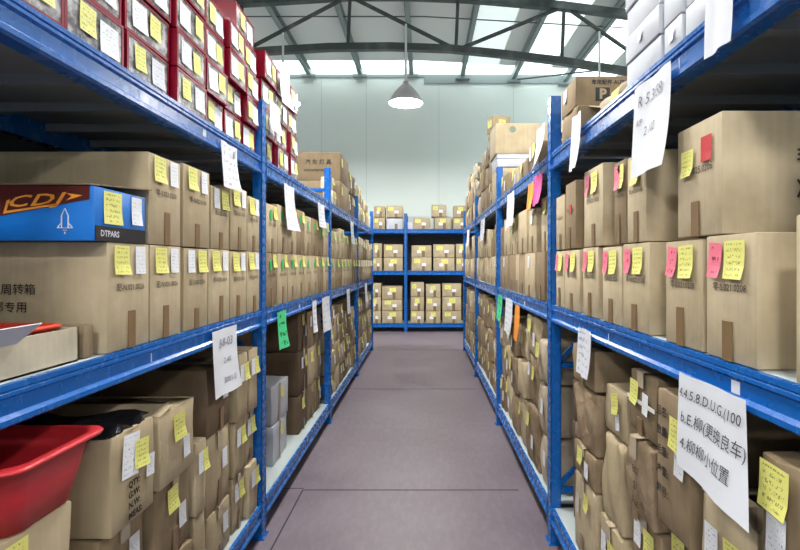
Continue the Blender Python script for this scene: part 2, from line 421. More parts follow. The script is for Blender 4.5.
for y in (3.3, -1.7, -6.7):
    o = copy_tree(roof_frame); o.location.y = y; o['label'] = 'dark steel roof truss ' + {3.3: 'overhead before the visible one', -1.7: 'just behind the camera', -6.7: 'far behind the camera'}[y]
    for x, s in ((-.29, 'middle'), (-2.28, 'left'), (2.83, 'right')):
        lamp(x, y-.06, 5.3, f'grey pendant lamp under the truss {"overhead" if y > 0 else ("behind the camera" if y > -3 else "far behind the camera")}, {s} one')

# ------------------------------------------------------------------ racks
BW = .092
def beam_prof(sgn, zt):
    """stepped box beam; sgn=+1 faces +x"""
    pr = [(-.045,0),(-.002,0),(.006,.006),(.006,.018),(-.004,.026),(-.004,.060),(.004,.066),(.004,.074),(0,.077),(.004,.080),(.004,BW),(-.045,BW)]
    pr = [(sgn*x, z+zt-BW) for x, z in pr]
    return pr
def rack(name, label, sgn, xf, ys, levels, depth=.70, ztop=2.39):
    """front plane x=xf, facing sgn*x; levels = deck heights"""
    t = empty(name, (xf, ys[0], 0), 0, label, 'rack')
    y00 = ys[0]
    X = lambda v: -sgn*v                          # distance behind the front plane -> local x
    for y in ys:
        yy = y-y00
        for dx, fr in ((0, True), (depth-.055, False)):
            b = MB(); w, dp, th = .07, .055, .003
            xa, xb = X(dx), X(dx+dp)
            # aisle face as a ladder with real slots (two rows)
            f0 = X(dx); f1 = X(dx+th)
            if fr:
                zs = 0.0; step = .05; sl = .02; cols = [(-w/2,-.024),(-.012,.012),(.024,w/2)]
                for c0, c1 in cols: b.box(min(f0,f1), max(f0,f1), yy+c0, yy+c1, .006, ztop)
                zz = .006
                while zz < ztop:
                    b.box(min(f0,f1), max(f0,f1), yy-.024, yy-.012, zz, min(ztop, zz+step-sl))
                    b.box(min(f0,f1), max(f0,f1), yy+.012, yy+.024, zz, min(ztop, zz+step-sl)); zz += step
            else: b.box(min(f0,f1), max(f0,f1), yy-w/2, yy+w/2, .006, ztop)
            b.box(min(xa,xb), max(xa,xb), yy-w/2, yy-w/2+th, .006, ztop); b.box(min(xa,xb), max(xa,xb), yy+w/2-th, yy+w/2, .006, ztop)
            g0, g1 = X(dx+dp-th), X(dx+dp)
            b.box(min(g0,g1), max(g0,g1), yy-w/2, yy+w/2, .006, ztop)
            po = b.out('post', M['blue'], t)
            b = MB(); c0, c1 = X(dx-.012), X(dx+dp+.012); b.box(min(c0,c1), max(c0,c1), yy-w/2-.012, yy+w/2+.012, 0, .006)
            b.out('foot_plate', M['blue'], po)
        b = MB()
        zb = [.28, .95, 1.62, 2.187]
        for z in zb: b.bar((X(.05), yy, z), (X(depth-.05), yy, z), .028)
        for z0_, z1_ in zip(zb, zb[1:]): b.bar((X(.05), yy, z0_+.02), (X(depth-.05), yy, z1_-.02), .022)
        b.out('end_brace', M['blue'], t)
    for lv, zt in enumerate(levels):
        for ya, yb in zip(ys, ys[1:]):
            a_, b_ = ya-y00+.036, yb-y00-.036
            b = MB(); b.prism([(x+X(.006), z) for x, z in beam_prof(sgn, zt)], a_, b_)
            for e0, e1 in ((a_, a_+.004), (b_-.004, b_)):       # end brackets
                b.box(min(X(-.003), X(.05)), max(X(-.003), X(.05)), e0, e1, zt-BW-.03, zt+.012)
            bo = b.out('front_beam', M['blue'], t)
            rn = random.Random(int(zt*1000)+int(ya*10))
            if ya > -1:                                         # small white stickers on the beam face
                for q in range(rn.randint(1, 3)):
                    yc = a_+rn.uniform(.15, .85)*(b_-a_); s = MB(); x0, x1 = X(.0095), X(.0085)
                    s.box(min(x0,x1), max(x0,x1), yc, yc+(.004 if rn.random() < .5 else .03), zt-.064, zt-.036); s.out('sticker', M['sheet'], bo)
            b = MB(); b.prism([(-x+X(depth-.006), z) for x, z in beam_prof(sgn, zt)], a_, b_); b.out('rear_beam', M['blue'], t)
            b = MB(); n = 7
            x0, x1 = X(.045), X(depth-.045)
            b.box(min(x0,x1), max(x0,x1), a_, b_, zt-.014, zt-.001)
            for q in range(n):
                yc = a_+(q+.5)*(b_-a_)/n; b.box(min(x0,x1), max(x0,x1), yc-.02, yc+.02, zt-.045, zt-.014)
            dk = b.out('deck', M['deck'], t)
            if lv < 2:
                b = MB(); b.box(min(X(.018),x1), max(X(.018),x1), a_+.01, b_-.01, zt-.001, zt+.0005); b.out('liner_board', M['liner'], dk)
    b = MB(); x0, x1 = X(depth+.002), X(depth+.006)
    b.box(min(x0,x1), max(x0,x1), 0, ys[-1]-y00, .12, levels[-1]-.02); b.out('shade_panel', M['shadepanel'], t)  # sheet added to block light and keep the shelf backs dark
    return t
ZL = (.185, 1.242, 2.075); ZR = (.20, 1.277, 2.085)
YL = [-1.2, .8, 2.8, 4.8, 6.8, 8.8]; YR = [-1.25, .75, 2.75, 4.75, 6.75, 8.75]
rack('storage_rack', 'long blue steel storage rack along the left side of the aisle', 1, AL, YL, ZL)
rack('storage_rack', 'long blue steel storage rack along the right side of the aisle', -1, AR, YR, ZR)
# back rack faces the camera: built facing -x, then turned
br = rack('storage_rack', 'blue steel rack crossing the end of the aisle before the mint wall', -1, 0, [-3.95, -1.95, 0.05, 2.05, 4.05], (.19, 1.33, 2.24), depth=.60, ztop=2.58)
ZB = (.19, 1.33, 2.24); YB = 11.1
# local (x back, y) -> world: front plane y=YB ; local +x (back) -> world +y ; local +y -> world -x
br.rotation_euler = (0, 0, PI/2); br.location = (3.60, YB, 0)      # posts at x = 3.6-2k

# ------------------------------------------------------------------ middle shelves
def std(side, w):      # stickers of the tidy cartons
    if side == 'L': return [('y', -.22, .84, 1, random.uniform(-.05,.05)), ('w', .24, .84, 1, 0)]
    return [('p', -.25, .80, .95, random.uniform(-.15,.15)), ('y', .14, .80, 1, random.uniform(-.06,.06))]
GL = {('L',0): 'cartons on the left bottom shelf', ('L',1): 'cartons on the left middle shelf', ('L',2): 'cartons on the left top shelf',
      ('R',0): 'cartons on the right bottom shelf', ('R',1): 'cartons on the right middle shelf', ('R',2): 'cartons on the right top shelf'}
def row(side, bay, rowname, z, spec, **kw):
    for i, s in enumerate(spec):
        y0, y1, h = s[:3]; o = dict(kw)
        if len(s) > 3: o.update(s[3])
        st = o.pop('stick', None)
        if st is None: st = std(side, y1-y0)
        carton(side, y0, y1, z, h, f'{ORD[i]} in {rowname} row, middle shelf, {BAY[bay]}, {SIDE[side]}', GL[(side,1)], stick=st, **o)
zl = ZL[1]+.002; zrr = ZR[1]+.002
T = lambda *a: [tuple(x) for x in a]
# left, nearest bay
row('L', 0, 'bottom', zl, [(1.43,1.653,.315,dict(look='tan carton with Chinese print', depth=.62, code=True)),
    (1.656,1.868,.315),(1.89,2.10,.312,dict(stick=[('w',-.25,.84,1,0),('y',.2,.84,1,0)])),(2.105,2.335,.315),(2.34,2.555,.31),(2.56,2.76,.315)], code=True)
row('L', 0, 'upper', zl+.317, [(1.647,1.867,.30,dict(look='large tan carton with yellow note', depth=.62)),
    (1.885,2.12,.31),(2.13,2.33,.265,dict(stick=[('w',-.25,.84,1,0),('y',.2,.84,1,0)])),(2.345,2.565,.30),(2.57,2.76,.28)], code=True)
def grid(side, bay, nb, ys, yoff, z, hs, **kw):
    for rw, (nm, h) in enumerate(zip(('bottom','upper'), hs)):
        n = nb[rw]; W = (ys[1]-ys[0])/n; sp = []
        for i in range(n):
            g = random.uniform(0, .02); o = {}
            hh = h if rw == 0 else h+random.uniform(-.04, .03)
            st = std(side, W)
            q = random.random()
            if kw.get('green'):
                st = [('g', -.1, .78, 1.1, .1)] + ([('y', .25, .85, .9, 0)] if q < .7 else [])
            elif q < .25: st = st[:1]
            elif q < .4: st = st[1:]
            o['stick'] = st
            if random.random() < .25: o['m'] = 'kraft_mid'
            sp.append((ys[0]+i*W, ys[0]+(i+1)*W-g, hh, o))
        row(side, bay, nm, z+(0 if rw == 0 else hs[0]+.002), sp, code=True)
grid('L', 1, (8,8), (2.86,4.76), 0, zl, (.315,.29), green=True)
grid('L', 2, (8,7), (4.86,6.76), 0, zl, (.30,.30), green=True)
grid('L', 3, (7,7), (6.86,8.76), 0, zl, (.30,.29))
# right, nearest bay
row('R', 0, 'bottom', zrr, [(.825,.967,.31,dict(look='worn tan carton, half hidden', stick=[('y',0.1,.6,1,0),('w',0.1,.3,1.2,0)])),
    (1.073,1.272,.285),(1.285,1.485,.28),(1.585,1.803,.285),(1.812,2.01,.28),(2.056,2.256,.285),(2.30,2.545,.28),(2.55,2.71,.28)], code=True)
row('R', 0, 'upper', zrr+.288, [(1.20,1.415,.285,dict(look='big tan carton, red note', depth=.60, stick=[('y',-.2,.66,.8,0),('r',.22,.74,.62,0)])),
    (1.61,1.765,.285,dict(stick=[('y',.0,.8,1,0)])),(1.77,1.885,.29,dict(stick=[('p',-.1,.8,1,0),('y',.3,.8,1,0)],m='kraft_mid')),
    (2.0,2.24,.32),(2.36,2.53,.31,dict(stick=[('r',.1,.6,.4,0)],m='kraft_mid')),(2.545,2.71,.27,dict(stick=[]))], code=True)
def thin(side, bay, edges_b, edges_t, z):
    for nm, ed, zz, h in (('bottom', edges_b, z, .285), ('upper', edges_t, z+.288, .29)):
        sp = []
        for a, b_ in ed:
            st = random.choice([[], [('w',0,.8,.9,0)], [('y',0,.8,.9,0)], [('p',0,.8,.8,0)], []])
            sp.append((a, b_, h if nm == 'bottom' else h+random.uniform(-.05,.035), dict(stick=st, m=random.choice(['kraft_light','kraft_light','kraft_mid']), inset=.012+random.uniform(0,.02))))
        row(side, bay, nm, zz, sp)
thin('R', 1, [(2.82,2.90),(2.91,3.14),(3.17,3.485),(3.50,3.745),(3.75,3.87),(3.89,4.19),(4.20,4.57),(4.58,4.70)],
     [(2.83,3.06),(3.15,3.40),(3.42,3.70),(3.74,3.95),(3.98,4.12),(4.15,4.43),(4.45,4.68)], zrr)
thin('R', 2, [(4.82+.27*i, 4.82+.27*i+.25) for i in range(7)], [(4.83+.27*i, 4.83+.27*i+.24) for i in range(7)], zrr)
thin('R', 3, [(6.83+.31*i, 6.83+.31*i+.28) for i in range(6)], [(6.83+.31*i, 6.83+.31*i+.29) for i in range(6)], zrr)

# print on particular cartons
def side_face_text(o, s, size, w, xc, zc, side, bold=.0008):
    """on the camera-facing side of a carton: local -y face on the left rack, +y on the right"""
    if side == 'L': text('print', s, size, M['ink'], o, lambda u, v: (xc+u, -w/2-.006, zc+v), bold)
    else: text('print', s, size, M['ink'], o, lambda u, v: (xc-u, w/2+.006, zc+v), bold)
def find(lbl): return next(o for o in C.objects if o.get('label', '').startswith(lbl))
o = find('tan carton with Chinese'); side_face_text(o, '品周转箱', .033, .218, -.262, .180, 'L', .0); side_face_text(o, '件部专用', .033, .218, -.285, .130, 'L', .0)
b = MB(); b.box(-.44,-.02,-.1135,-.1125,.0,.3); 
o = find('big tan carton, red'); side_face_text(o, '毛重', .05, .21, -.215, .175, 'R'); side_face_text(o, '净重', .05, .21, -.215, .10, 'R')

q = find('large tan carton with yellow note')
b = MB()
for i in range(6):
    ya, yb = -.11-.045*i, -.11-.045*(i+1); za, zb_ = .172-.0035*i, .172-.0035*(i+1)
    b.add([(x, y, z+dz) for x in (-.60, .012-.03*(i/6)) for y, z in ((ya, za), (yb, zb_)) for dz in (0, .004)], [(0,1,3,2),(4,6,7,5),(0,4,5,1),(2,3,7,6),(0,2,6,4),(1,5,7,3)])
b.out('flap', M['kraft_mid'], q)
# the open tray carton with a red tray in it, and the blue box
t = root_at('L', 1.195, zl, .03, 'open_carton_tray', 'low open tan carton tray at the near end of the middle shelf', 'box', None)
b = MB(); w, d, h, th = .29, .42, .088, .004
b.box(-d,0,-w/2,w/2,0,th); b.box(-th,0,-w/2,w/2,0,h); b.box(-d,-d+th,-w/2,w/2,0,h); b.box(-d,0,-w/2,-w/2+th,0,h); b.box(-d,0,w/2-th,w/2,0,h)
b.out('body', M['kraft_pale'], t)
b = MB(); mx = Matrix.Translation((0,-.06,.075)) @ Matrix.Rotation(.9, 4, 'Y'); b.box(-.002,0,-.13,.0,0,.075,mx); b.out('flap', M['sheet'], t)
t = root_at('L', 1.195, zl+.005, .055, 'red_tray', 'orange red plastic tray lying in the open carton tray', 'tray', None)
b = MB()
def tub_mesh(b, w, d, h, tp, th, rim, nseg=6, rc=.05):
    """open tub, x in[-d,0]"""
    def loop(ins, z):
        pts = []; x0, x1, y0, y1 = -d+ins, -ins, -w/2+ins, w/2-ins; r = rc
        for cx, cy, a0 in ((x1-r, y1-r, 0), (x0+r, y1-r, 90), (x0+r, y0+r, 180), (x1-r, y0+r, 270)):
            for q in range(nseg+1):
                a = math.radians(a0+90*q/nseg); pts.append((cx+r*math.cos(a), cy+r*math.sin(a), z))
        return pts
    loops = [loop(tp,0), loop(tp*.5,h*.5), loop(0.004,h-.012), loop(-rim,h-.010), loop(-rim-.003,h-.004), loop(-rim,h), loop(0,h+.002), loop(th,h-.004), loop(tp*.5+th,h*.5), loop(tp+th,th)]
    n = len(loops[0]); v = [p for l in loops for p in l]
    f = [(j*n+k, j*n+(k+1) % n, (j+1)*n+(k+1) % n, (j+1)*n+k) for j in range(len(loops)-1) for k in range(n)]
    f += [tuple(range(n))[::-1], tuple(range((len(loops)-1)*n, len(loops)*n))]
    b.add(v, f)
tub_mesh(b, .24, .36, .095, .02, .003, .006, rc=.03); b.out('body', mat('orange_red_plastic', (.62,.05,.02), .35), t, True)
t = root_at('L', 1.383, zl, .03, 'carton', 'slim tan carton standing between the open tray and printed carton', 'box', None)
body_mesh('body', .04, .12, .088, M['kraft_mid'], t)

t = root_at('L', 1.502, zl+.3165, .012, 'blue_box', 'bright blue printed box with black band on the near cartons', 'box', None)
wb, hb, db = .25, .148, .62
body_mesh('body', wb, db, hb, M['bluebox'], t, .003, 0)
b = MB(); b.box(.0005,.002,-wb/2+.002,wb/2-.002,.0,.042); b.out('black_band', M['black'], t)
text('lettering', 'DTPARS', .024, M['sheet'], t, lambda u, v: (.003, -.06+u, .021+v), .0004)
sheet('sticky_note', .085, .092, M['note_yellow'], t, u=-.045, v=.095, x0=.002, curl=.004)
sheet('shipping_label', .055, .085, M['label_white'], t, u=.075, v=.098, x0=.002)
b = MB(); yy = -wb/2-.0015
def fpoly(b, pts, y=yy):
    n = len(pts); b.add([(x, y, z) for x, z in pts], [tuple(range(n))])
fpoly(b, [(-.262,.065),(-.262,.068),(-.256,.148),(-.012,.148),(-.012,.112)]); b.out('dark_panel', M['darkred'], t)
text('logo', 'CDJ', .062, M['orange'], t, lambda u, v: (-.155+u*1.35+v*.45, yy-.001, .108+v*.72+u*.10), .001, spacing=1.1)
b = MB(); fpoly(b, [(-.245,.072),(-.235,.108),(-.225,.112),(-.236,.08),(-.1,.10),(-.1,.095)], yy-.001); fpoly(b, [(-.075,.128),(-.03,.122),(-.075,.108),(-.06,.120)], yy-.001); b.out('graphic', M['orange'], t)
b = MB()    # rocket outline
R0 = -.078
for p, q in (((0,.075),(-.009,.055)),((0,.075),(.009,.055)),((-.009,.055),(-.009,.022)),((.009,.055),(.009,.022)),((-.009,.036),(-.021,.022)),((-.021,.022),(-.009,.022)),((.009,.036),(.021,.022)),((.021,.022),(.009,.022)),((-.005,.016),(.005,.016)),((-.009,.022),(.009,.022)),((0,.012),(0,.006))):
    b.bar((R0+p[0], yy-.0008, p[1]+.012), (R0+q[0], yy-.0008, q[1]+.012), .003, .0015)
b.out('rocket_icon', M['sheet'], t)

# ------------------------------------------------------------------ bottom and top shelf stacks
def sticks(q, side):
    s = 1 if side == 'L' else -1
    return {0: [], 1: [('y',-.15,.76,1,.05)], 2: [('w',.2,.6,1,0)], 3: [('y',-.1,.78,1,.04),('w',.2,.45,1,.02)], 4: [('w',-.22,.72,1,0),('y',.2,.72,1,.05)]}[q]
def stacks(side, lv, bay, cols, z, tops='bottom shelf', nm='carton', **kw):
    for i, c_ in enumerate(cols):
        y0, y1, hs = c_[:3]; o0 = dict(kw)
        if len(c_) > 3: o0.update(c_[3])
        zz = z
        ov = o0.pop('each', {})
        for j, h in enumerate(hs):
            o = dict(stick=sticks(random.choice([1,3,4,3,2,0]), side), m=random.choice(['kraft_mid','kraft_mid','kraft_light']),
                     rz=random.uniform(-.035,.035), wob=.003, bulge=.005, r=.006, inset=.018+random.uniform(0,.03), depth=.46, gap=.022, name=nm, tape=random.random() < .6)
            o.update(o0)
            if j in ov: o.update(ov[j])
            where = f'{ORD[j]} up in {ORD[i]} stack, {tops}, {BAY[bay]}, {SIDE[side]}'
            if len(hs) == 1: where = f'standing {ORD[i]}, {tops}, {BAY[bay]}, {SIDE[side]}'
            carton(side, y0, y1, zz, h, where, GL[(side,lv)], **o)
            zz += h+o['wob']+.002+o['bulge']*.5
Z0L = ZL[0]+.002; Z0R = ZR[0]+.002
stacks('L', 0, 0, [
    (1.06,1.33,[.35,.345], dict(stick=[('y',-.30,.86,1.1,0)], rz=0, m='kraft_light')),
    (1.44,1.69,[.255,.255,.285], dict(each={2: dict(flaps=2, tape=False, look='tan carton holding black plastic', stick=[('w',-.14,.76,1.5,-.1),('y',.10,.70,1.0,-.1),('w',.33,.5,.8,-.1)], m='kraft_light', inset=.012)})),
    (1.71,1.985,[.25,.275,.255], dict(each={2: dict(flaps=1, look='open pale carton, two labels', stick=[('y',-.05,.74,1.1,.03),('w',.18,.38,.9,.05)], m='kraft_light', inset=.012)})),
    (2.0,2.12,[.30,.29]),
    (2.14,2.42,[.225,.325,.295], dict(each={1: dict(m='kraft_light'), 2: dict(m='kraft_dark')})),
    (2.45,2.605,[.265,.26,.325], dict(rz=0, stick=sticks(4,'L'), m='kraft_light')),
    (2.61,2.76,[.265,.26,.325], dict(rz=0, stick=sticks(4,'L'), m='kraft_light'))], Z0L)
o = find('tan carton holding')
for i, s in enumerate(['QTY:', 'G.W:', 'N.W:', 'MEAS:']):
    text('print', s, .027, M['ink'], o, lambda u, v, i=i: (.0105, -.045+u, .122-.031*i+v), .0010, align='LEFT')
# red tub on the first stack
t = root_at('L', 1.225, Z0L+.35+.345+.012, -.006, 'red_tub', 'big red plastic tub standing on the nearest cartons below the left middle beam', 'tub', None)
b = MB(); tub_mesh(b, .29, .44, .165, .035, .004, .018, rc=.05); b.out('body', M['tub'], t, True)

stacks('L', 0, 1, [
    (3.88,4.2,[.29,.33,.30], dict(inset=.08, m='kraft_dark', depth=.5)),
    (4.22,4.46,[.28,.31,.30], dict(inset=.08)),
    (4.48,4.74,[.28,.31,.30], dict(inset=.08))], Z0L)
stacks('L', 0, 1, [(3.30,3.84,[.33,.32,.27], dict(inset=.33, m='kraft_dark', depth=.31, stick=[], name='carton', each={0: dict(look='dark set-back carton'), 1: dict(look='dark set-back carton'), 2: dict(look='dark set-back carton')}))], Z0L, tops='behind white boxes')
zz = Z0L
for j in range(2):
    t = root_at('L', 3.47, zz, .10, 'white_box', f'shiny white box with clear tape, {["lower","upper"][j]} of two behind the near blue post', 'box', 'white boxes on the left bottom shelf', .03*(1-2*j))
    body_mesh('body', .36, .19, .25, M['whitebox'], t, .006, .004, j, .002); zz += .256
    sheet('sticky_note', .06, .07, M['note_yellow'], t, u=.02, v=.18, x0=.008); b = MB(); b.box(.007,.0085,-.05,-.015,0,.25); b.out('tape', M['tape_clear'], t)
stacks('L', 0, 2, [(4.87+.31*i, 4.87+.31*i+.29, [random.uniform(.23,.27) if i % 2 else random.uniform(.20,.222) for _ in range(3 if i % 2 else 4)]) for i in range(6)], Z0L)
stacks('L', 0, 3, [(6.88+.37*i, 6.88+.37*i+.34, [random.uniform(.25,.29) for _ in range(3)]) for i in range(5)], Z0L)

puff = dict(bulge=.012, r=.012, wob=.009, m='crumple')
stacks('R', 0, 0, [
    (.835,1.065,[.26,.245,.395], dict(each={2: dict(look='brown carton, big yellow note', stick=[('y',-.26,.87,1.1,-.03),('w',-.24,.64,1.0,-.03)], m='kraft_mid', gap=.004, rz=0, inset=.012, tape=False)})),
    (1.09,1.33,[.35,.37], dict(each={1: dict(flaps=1)})),
    (1.35,1.535,[.275,.26,.385], dict(each={2: dict(look='tall carton, black print', stick=[('y',.30,.74,1.0,-.05),('w',.30,.55,.9,-.05)], m='kraft_mid', inset=.012, gap=.004, tape=False, rz=.02)})),
    (1.56,1.80,[.235,.23,.245,.20], dict(each={2: dict(puff, look='crumpled brown carton, scrawled ink', stick=[]), 3: dict(look='brown carton with white strap', stick=[('y',-.22,.66,.9,-.05),('w',.18,.55,.8,-.05)])})),
    (1.83,2.07,[.315,.315,.175], dict(each={1: dict({**puff, 'm': 'kraft_light'}, look='crumpled bulging carton, torn top', stick=[]), 2: dict(stick=[('y',.1,.7,.9,.2),('w',.2,.35,.7,.2)])})),
    (2.12,2.44,[.345,.135,.255,.165], dict(each={0: dict(look='square carton, round stain', stick=[('y',.2,.8,.8,0)], m='kraft_light'), 2: dict(puff, stick=[])})),
    (2.47,2.68,[.25,.24,.2], dict(inset=.09, m='kraft_dark', stick=[]))], Z0R)
o = find('tall carton, black')
for i, s in enumerate(['品名:', '数量:', '毛重:', '净重:', '箱号:']):
    text('print', s, .030, M['ink'], o, lambda u, v, i=i: (.0095, -.072+u, .325-.056*i+v), .0006, align='LEFT')
o = find('crumpled brown carton')
for i, s in enumerate(['807', '21', 'P66']):
    text('handwriting', s, .034, M['ink'], o, lambda u, v, i=i: (.034, .05+u, .17-.05*i+v), .0006)
o = find('brown carton with white strap'); b = MB(); b.box(.008,.0105,-.106,.106,.10,.112); b.out('strap', M['strap'], o)
o = find('square carton'); b = MB(); b.lathe([(0,0),(.03,0),(.03,.001),(0,.001)], 20); q = b.out('stain', mat('grey_stain', (.55,.52,.46), .8), o); q.rotation_euler = (0, PI/2, 0); q.location = (.0095, -.07, .22); q.scale = (1.6, .8, 1)

par = dict(bulge=.012, r=.018, wob=.009, m='crumple', tape=False)
stacks('R', 0, 1, [
    (2.86,3.10,[.29,.28,.24], dict(par, m='bag')), (3.12,3.50,[.36,.31,.24], dict(par, name='parcel', each={2: dict(m='kraft_light', bulge=.008, r=.008)})),
    (3.53,3.78,[.33,.25,.22], dict(par, name='parcel', m='kraft_light')), (3.81,4.10,[.29,.27,.24], dict(par, name='parcel')), (4.13,4.40,[.33,.25,.23], dict(par, name='parcel', m='kraft_light')), (4.43,4.69,[.28,.27,.25])], Z0R)
stacks('R', 0, 2, [(4.84+.38*i, 4.84+.38*i+.35, [random.uniform(.26,.31) for _ in range(3)], dict(par, name='parcel') if i in (1,2,3) else {}) for i in range(5)], Z0R)
stacks('R', 0, 3, [(6.86+.46*i, 6.86+.46*i+.42, [random.uniform(.26,.31) for _ in range(3)]) for i in range(4)], Z0R)

# ---- top shelf, left: red storage boxes
Z2L = ZL[2]+.001; Z2R = ZR[2]+.001
def red_box(y0, y1, z, h, label, seed):
    t = root_at('L', (y0+y1)/2, z, .012+random.uniform(0,.028), 'red_storage_box', label, 'storage box', 'red storage boxes on the left top shelf', random.uniform(-.03,.03))
    w = y1-y0-.016; d = .42; fr = .010
    b = MB(); b.box(-d,-.004,-w/2,w/2,0,h-.004)
    for a_ in ((-.004,0,-w/2,w/2,0,fr), (-.004,0,-w/2,w/2,h-.004-fr,h-.004), (-.004,0,-w/2,-w/2+fr,fr,h-.004-fr), (-.004,0,w/2-fr,w/2,fr,h-.004-fr)): b.box(*a_)
    b.out('body', M['red'], t)
    b = MB(); b.box(-.0035,-.0015,-w/2+fr,w/2-fr,fr,h-.004-fr); b.out('window', M['crate_window'], t)
    rn = random.Random(seed)
    s = -1 if rn.random() < .45 else 1
    sheet('sticky_note', .066, min(.078,h*.56), M['note_yellow'], t, u=s*(.14+.12*rn.random())*w, v=h*(.48+.1*rn.random()), x0=.002, tilt=rn.uniform(-.06,.06), n=3)
    sheet('parts_label', .085, min(.088,h*.64), M['sheet_ink'] if rn.random() < .5 else M['label_white'], t, u=-s*(.20+.05*rn.random())*w, v=h*(.42+.1*rn.random()), x0=.001, tilt=rn.uniform(-.06,.06), n=3)
    return t
cols = [(.99,1.268,4),(1.272,1.54,4),(1.545,1.83,4),(1.835,2.105,4),(2.11,2.335,4),(2.34,2.565,4),(2.57,2.76,4)]
for i, (y0, y1, n) in enumerate(cols):
    for j in range(n): red_box(y0, y1, Z2L+.14*j, .138, f'red clear-front storage box, {ORD[j]} up in {ORD[i]} column, left top shelf, nearest bay', i*7+j)
red_box(2.46, 2.76, Z2L+.56, .138, 'red framed storage box alone on top of the last columns before the near post', 90)
for i, (y0, y1, n) in enumerate([(2.84,3.10,4),(3.11,3.40,4),(3.41,3.62,4)]):
    for j in range(n): red_box(y0, y1, Z2L+.155*j, .153, f'red clear-front storage box, {ORD[j]} up in {ORD[i]} column, left top shelf, second bay', 50+i*7+j)
t = empty('hanging_paper', (AL+.012, 3.18, 0), 0, 'large white paper sheet hanging over the far red storage boxes', 'paper')
sheet('sheet', .22, .26, M['sheet'], t, u=.0, v=2.60, x0=0, curl=.03)
t = empty('hanging_paper', (AL+.012, 2.97, 0), 0, 'pale plain sheet over the red boxes beside the near blue post', 'paper')
sheet('sheet', .20, .17, mat('cream_paper', (.72,.74,.66), .6), t, u=.0, v=2.34, x0=0, curl=.02)
# lamp cartons behind, camera-facing print
for j in range(2):
    t = root_at('L', 5.72, Z2L+.302*j, .012, 'carton', f'big brown carton printed 汽车灯具 facing the aisle entrance, {["lower","upper"][j]} of two', 'box', 'big printed cartons on the left top shelf')
    body_mesh('body', .62, .56, .30, M['kraft_mid'], t, .004, .003, j)
    text('print', '汽 车 灯 具', .058, M['ink'], t, lambda u, v: (-.23+u, -.316, .19+v), .0008)
    text('print', '东风汽车零部件有限公司', .026, M['ink'], t, lambda u, v: (-.24+u, -.316, .105+v), .0004)
    sheet('sticky_note', .08, .09, M['note_yellow'], t, u=-.2, v=.2, x0=.005)
stacks('L', 2, 2, [(5.02,5.20,[.14,.13], dict(m='kraft_pale', depth=.10)), (5.22,5.38,[.14,.12], dict(depth=.10))], Z2L, tops='top shelf')
stacks('L', 2, 2, [(6.08,6.36,[.27,.25]), (6.39,6.72,[.28,.24], dict(m='kraft_dark'))], Z2L, tops='far top')
stacks('L', 2, 3, [(6.88,7.2,[.25,.22], dict(m='kraft_pale')), (7.23,7.6,[.24,.24]), (7.63,7.95,[.22,.15], dict(m='kraft_pale')), (7.98,8.3,[.22,.12]), (8.33,8.72,[.22], dict(m='whitebox', look='white box', stick=[]))], Z2L, tops='top shelf')
# ---- top shelf, right
hw = .0905
for i, (y0, y1, n) in enumerate([(1.53,1.79,5),(1.40,1.51,5),(1.28,1.39,4),(1.13,1.27,3),(.95,1.12,3)]):
    for j in range(n):
        t = root_at('R', (y0+y1)/2, Z2R+hw*j, .014+random.uniform(0,.01), 'white_box', f'small white product box, {ORD[j]} up in {ORD[4-i]} column, right top shelf', 'box', 'white boxes on the right top shelf', random.uniform(-.01,.01))
        body_mesh('body', (y1-y0)*KR-.008, .40, hw-.003, M['whitebox'], t, .004, .0015, i*9+j, .0)
        if (i+j) % 3 == 1: sheet('printed_mark', .03, .03, M['sheet_ink'], t, u=.0, v=.045, x0=.003, n=1)
t = root_at('R', 2.51, Z2R+.135, .02, 'carton', 'brown carton with black P emblem, topmost before the tall post', 'box', None)
body_mesh('body', .24, .42, .135, M['kraft_mid'], t, .004, .002, 3)
text('print', '车用配件 AUTOPARTS', .024, M['ink'], t, lambda u, v: (-.19-u*-1*-1 if 0 else -.19-u, .1225, .105+v), .0008)
b = MB(); b.box(-.155,-.09,.1205,.1225,.02,.082); b.out('emblem', M['ink'], t)
text('emblem_letter', 'P', .062, M['kraft_light'], t, lambda u, v: (-.123-u, .1232, .051+v), .003)
sheet('shipping_label', .05, .06, M['label_white'], t, u=-.04, v=.09, x0=.004)
t = root_at('R', 2.49, Z2R, .02, 'carton', 'crumpled open brown carton under the carton with P emblem', 'box', None)
body_mesh('body', .26, .44, .128, M['kraft_mid'], t, .006, .006, 8, .004)
b = MB(); mx = Matrix.Translation((-.05, .13, .125)) @ Matrix.Rotation(-1.9, 4, 'X'); b.box(-.36,.0,0,.003,0,.16,mx); b.out('flap', M['kraft_light'], t)
t = root_at('R', 2.0, Z2R, .05, 'carton', 'low worn brown carton lying beyond the small white boxes', 'box', None)
body_mesh('body', .30, .38, .07, M['kraft_light'], t, .006, .006, 9, .004); sheet('sticky_note', .07, .05, M['note_yellow'], t, u=.05, v=.035, x0=.012)
stacks('R', 2, 1, [(3.12,3.40,[.17], dict(m='kraft_dark')), (3.45,3.75,[.13]), (3.9,4.2,[.16]), (4.3,4.66,[.18])], Z2R, tops='top shelf')
t = root_at('R', 5.02, Z2R, .02, 'carton', 'pale carton behind the second post under the white lidded box', 'box', None)
body_mesh('body', .38, .62, .32, M['kraft_light'], t, .005, .004, 12)
t = root_at('R', 5.02, Z2R+.324, .02, 'white_box', 'flat white lidded box under the large tan carton, right top shelf', 'box', None)
body_mesh('body', .40, .64, .115, M['whitebox'], t, .005, .002, 12); b = MB(); b.box(-.65,.004,-.205,.205,.08,.118); b.out('lid', M['whitebox'], t)
t = root_at('R', 5.02, Z2R+.324+.12, .0, 'carton', 'large tan carton topmost of the pile behind the second post', 'box', None)
body_mesh('body', .42, .68, .29, M['kraft_light'], t, .006, .006, 13)
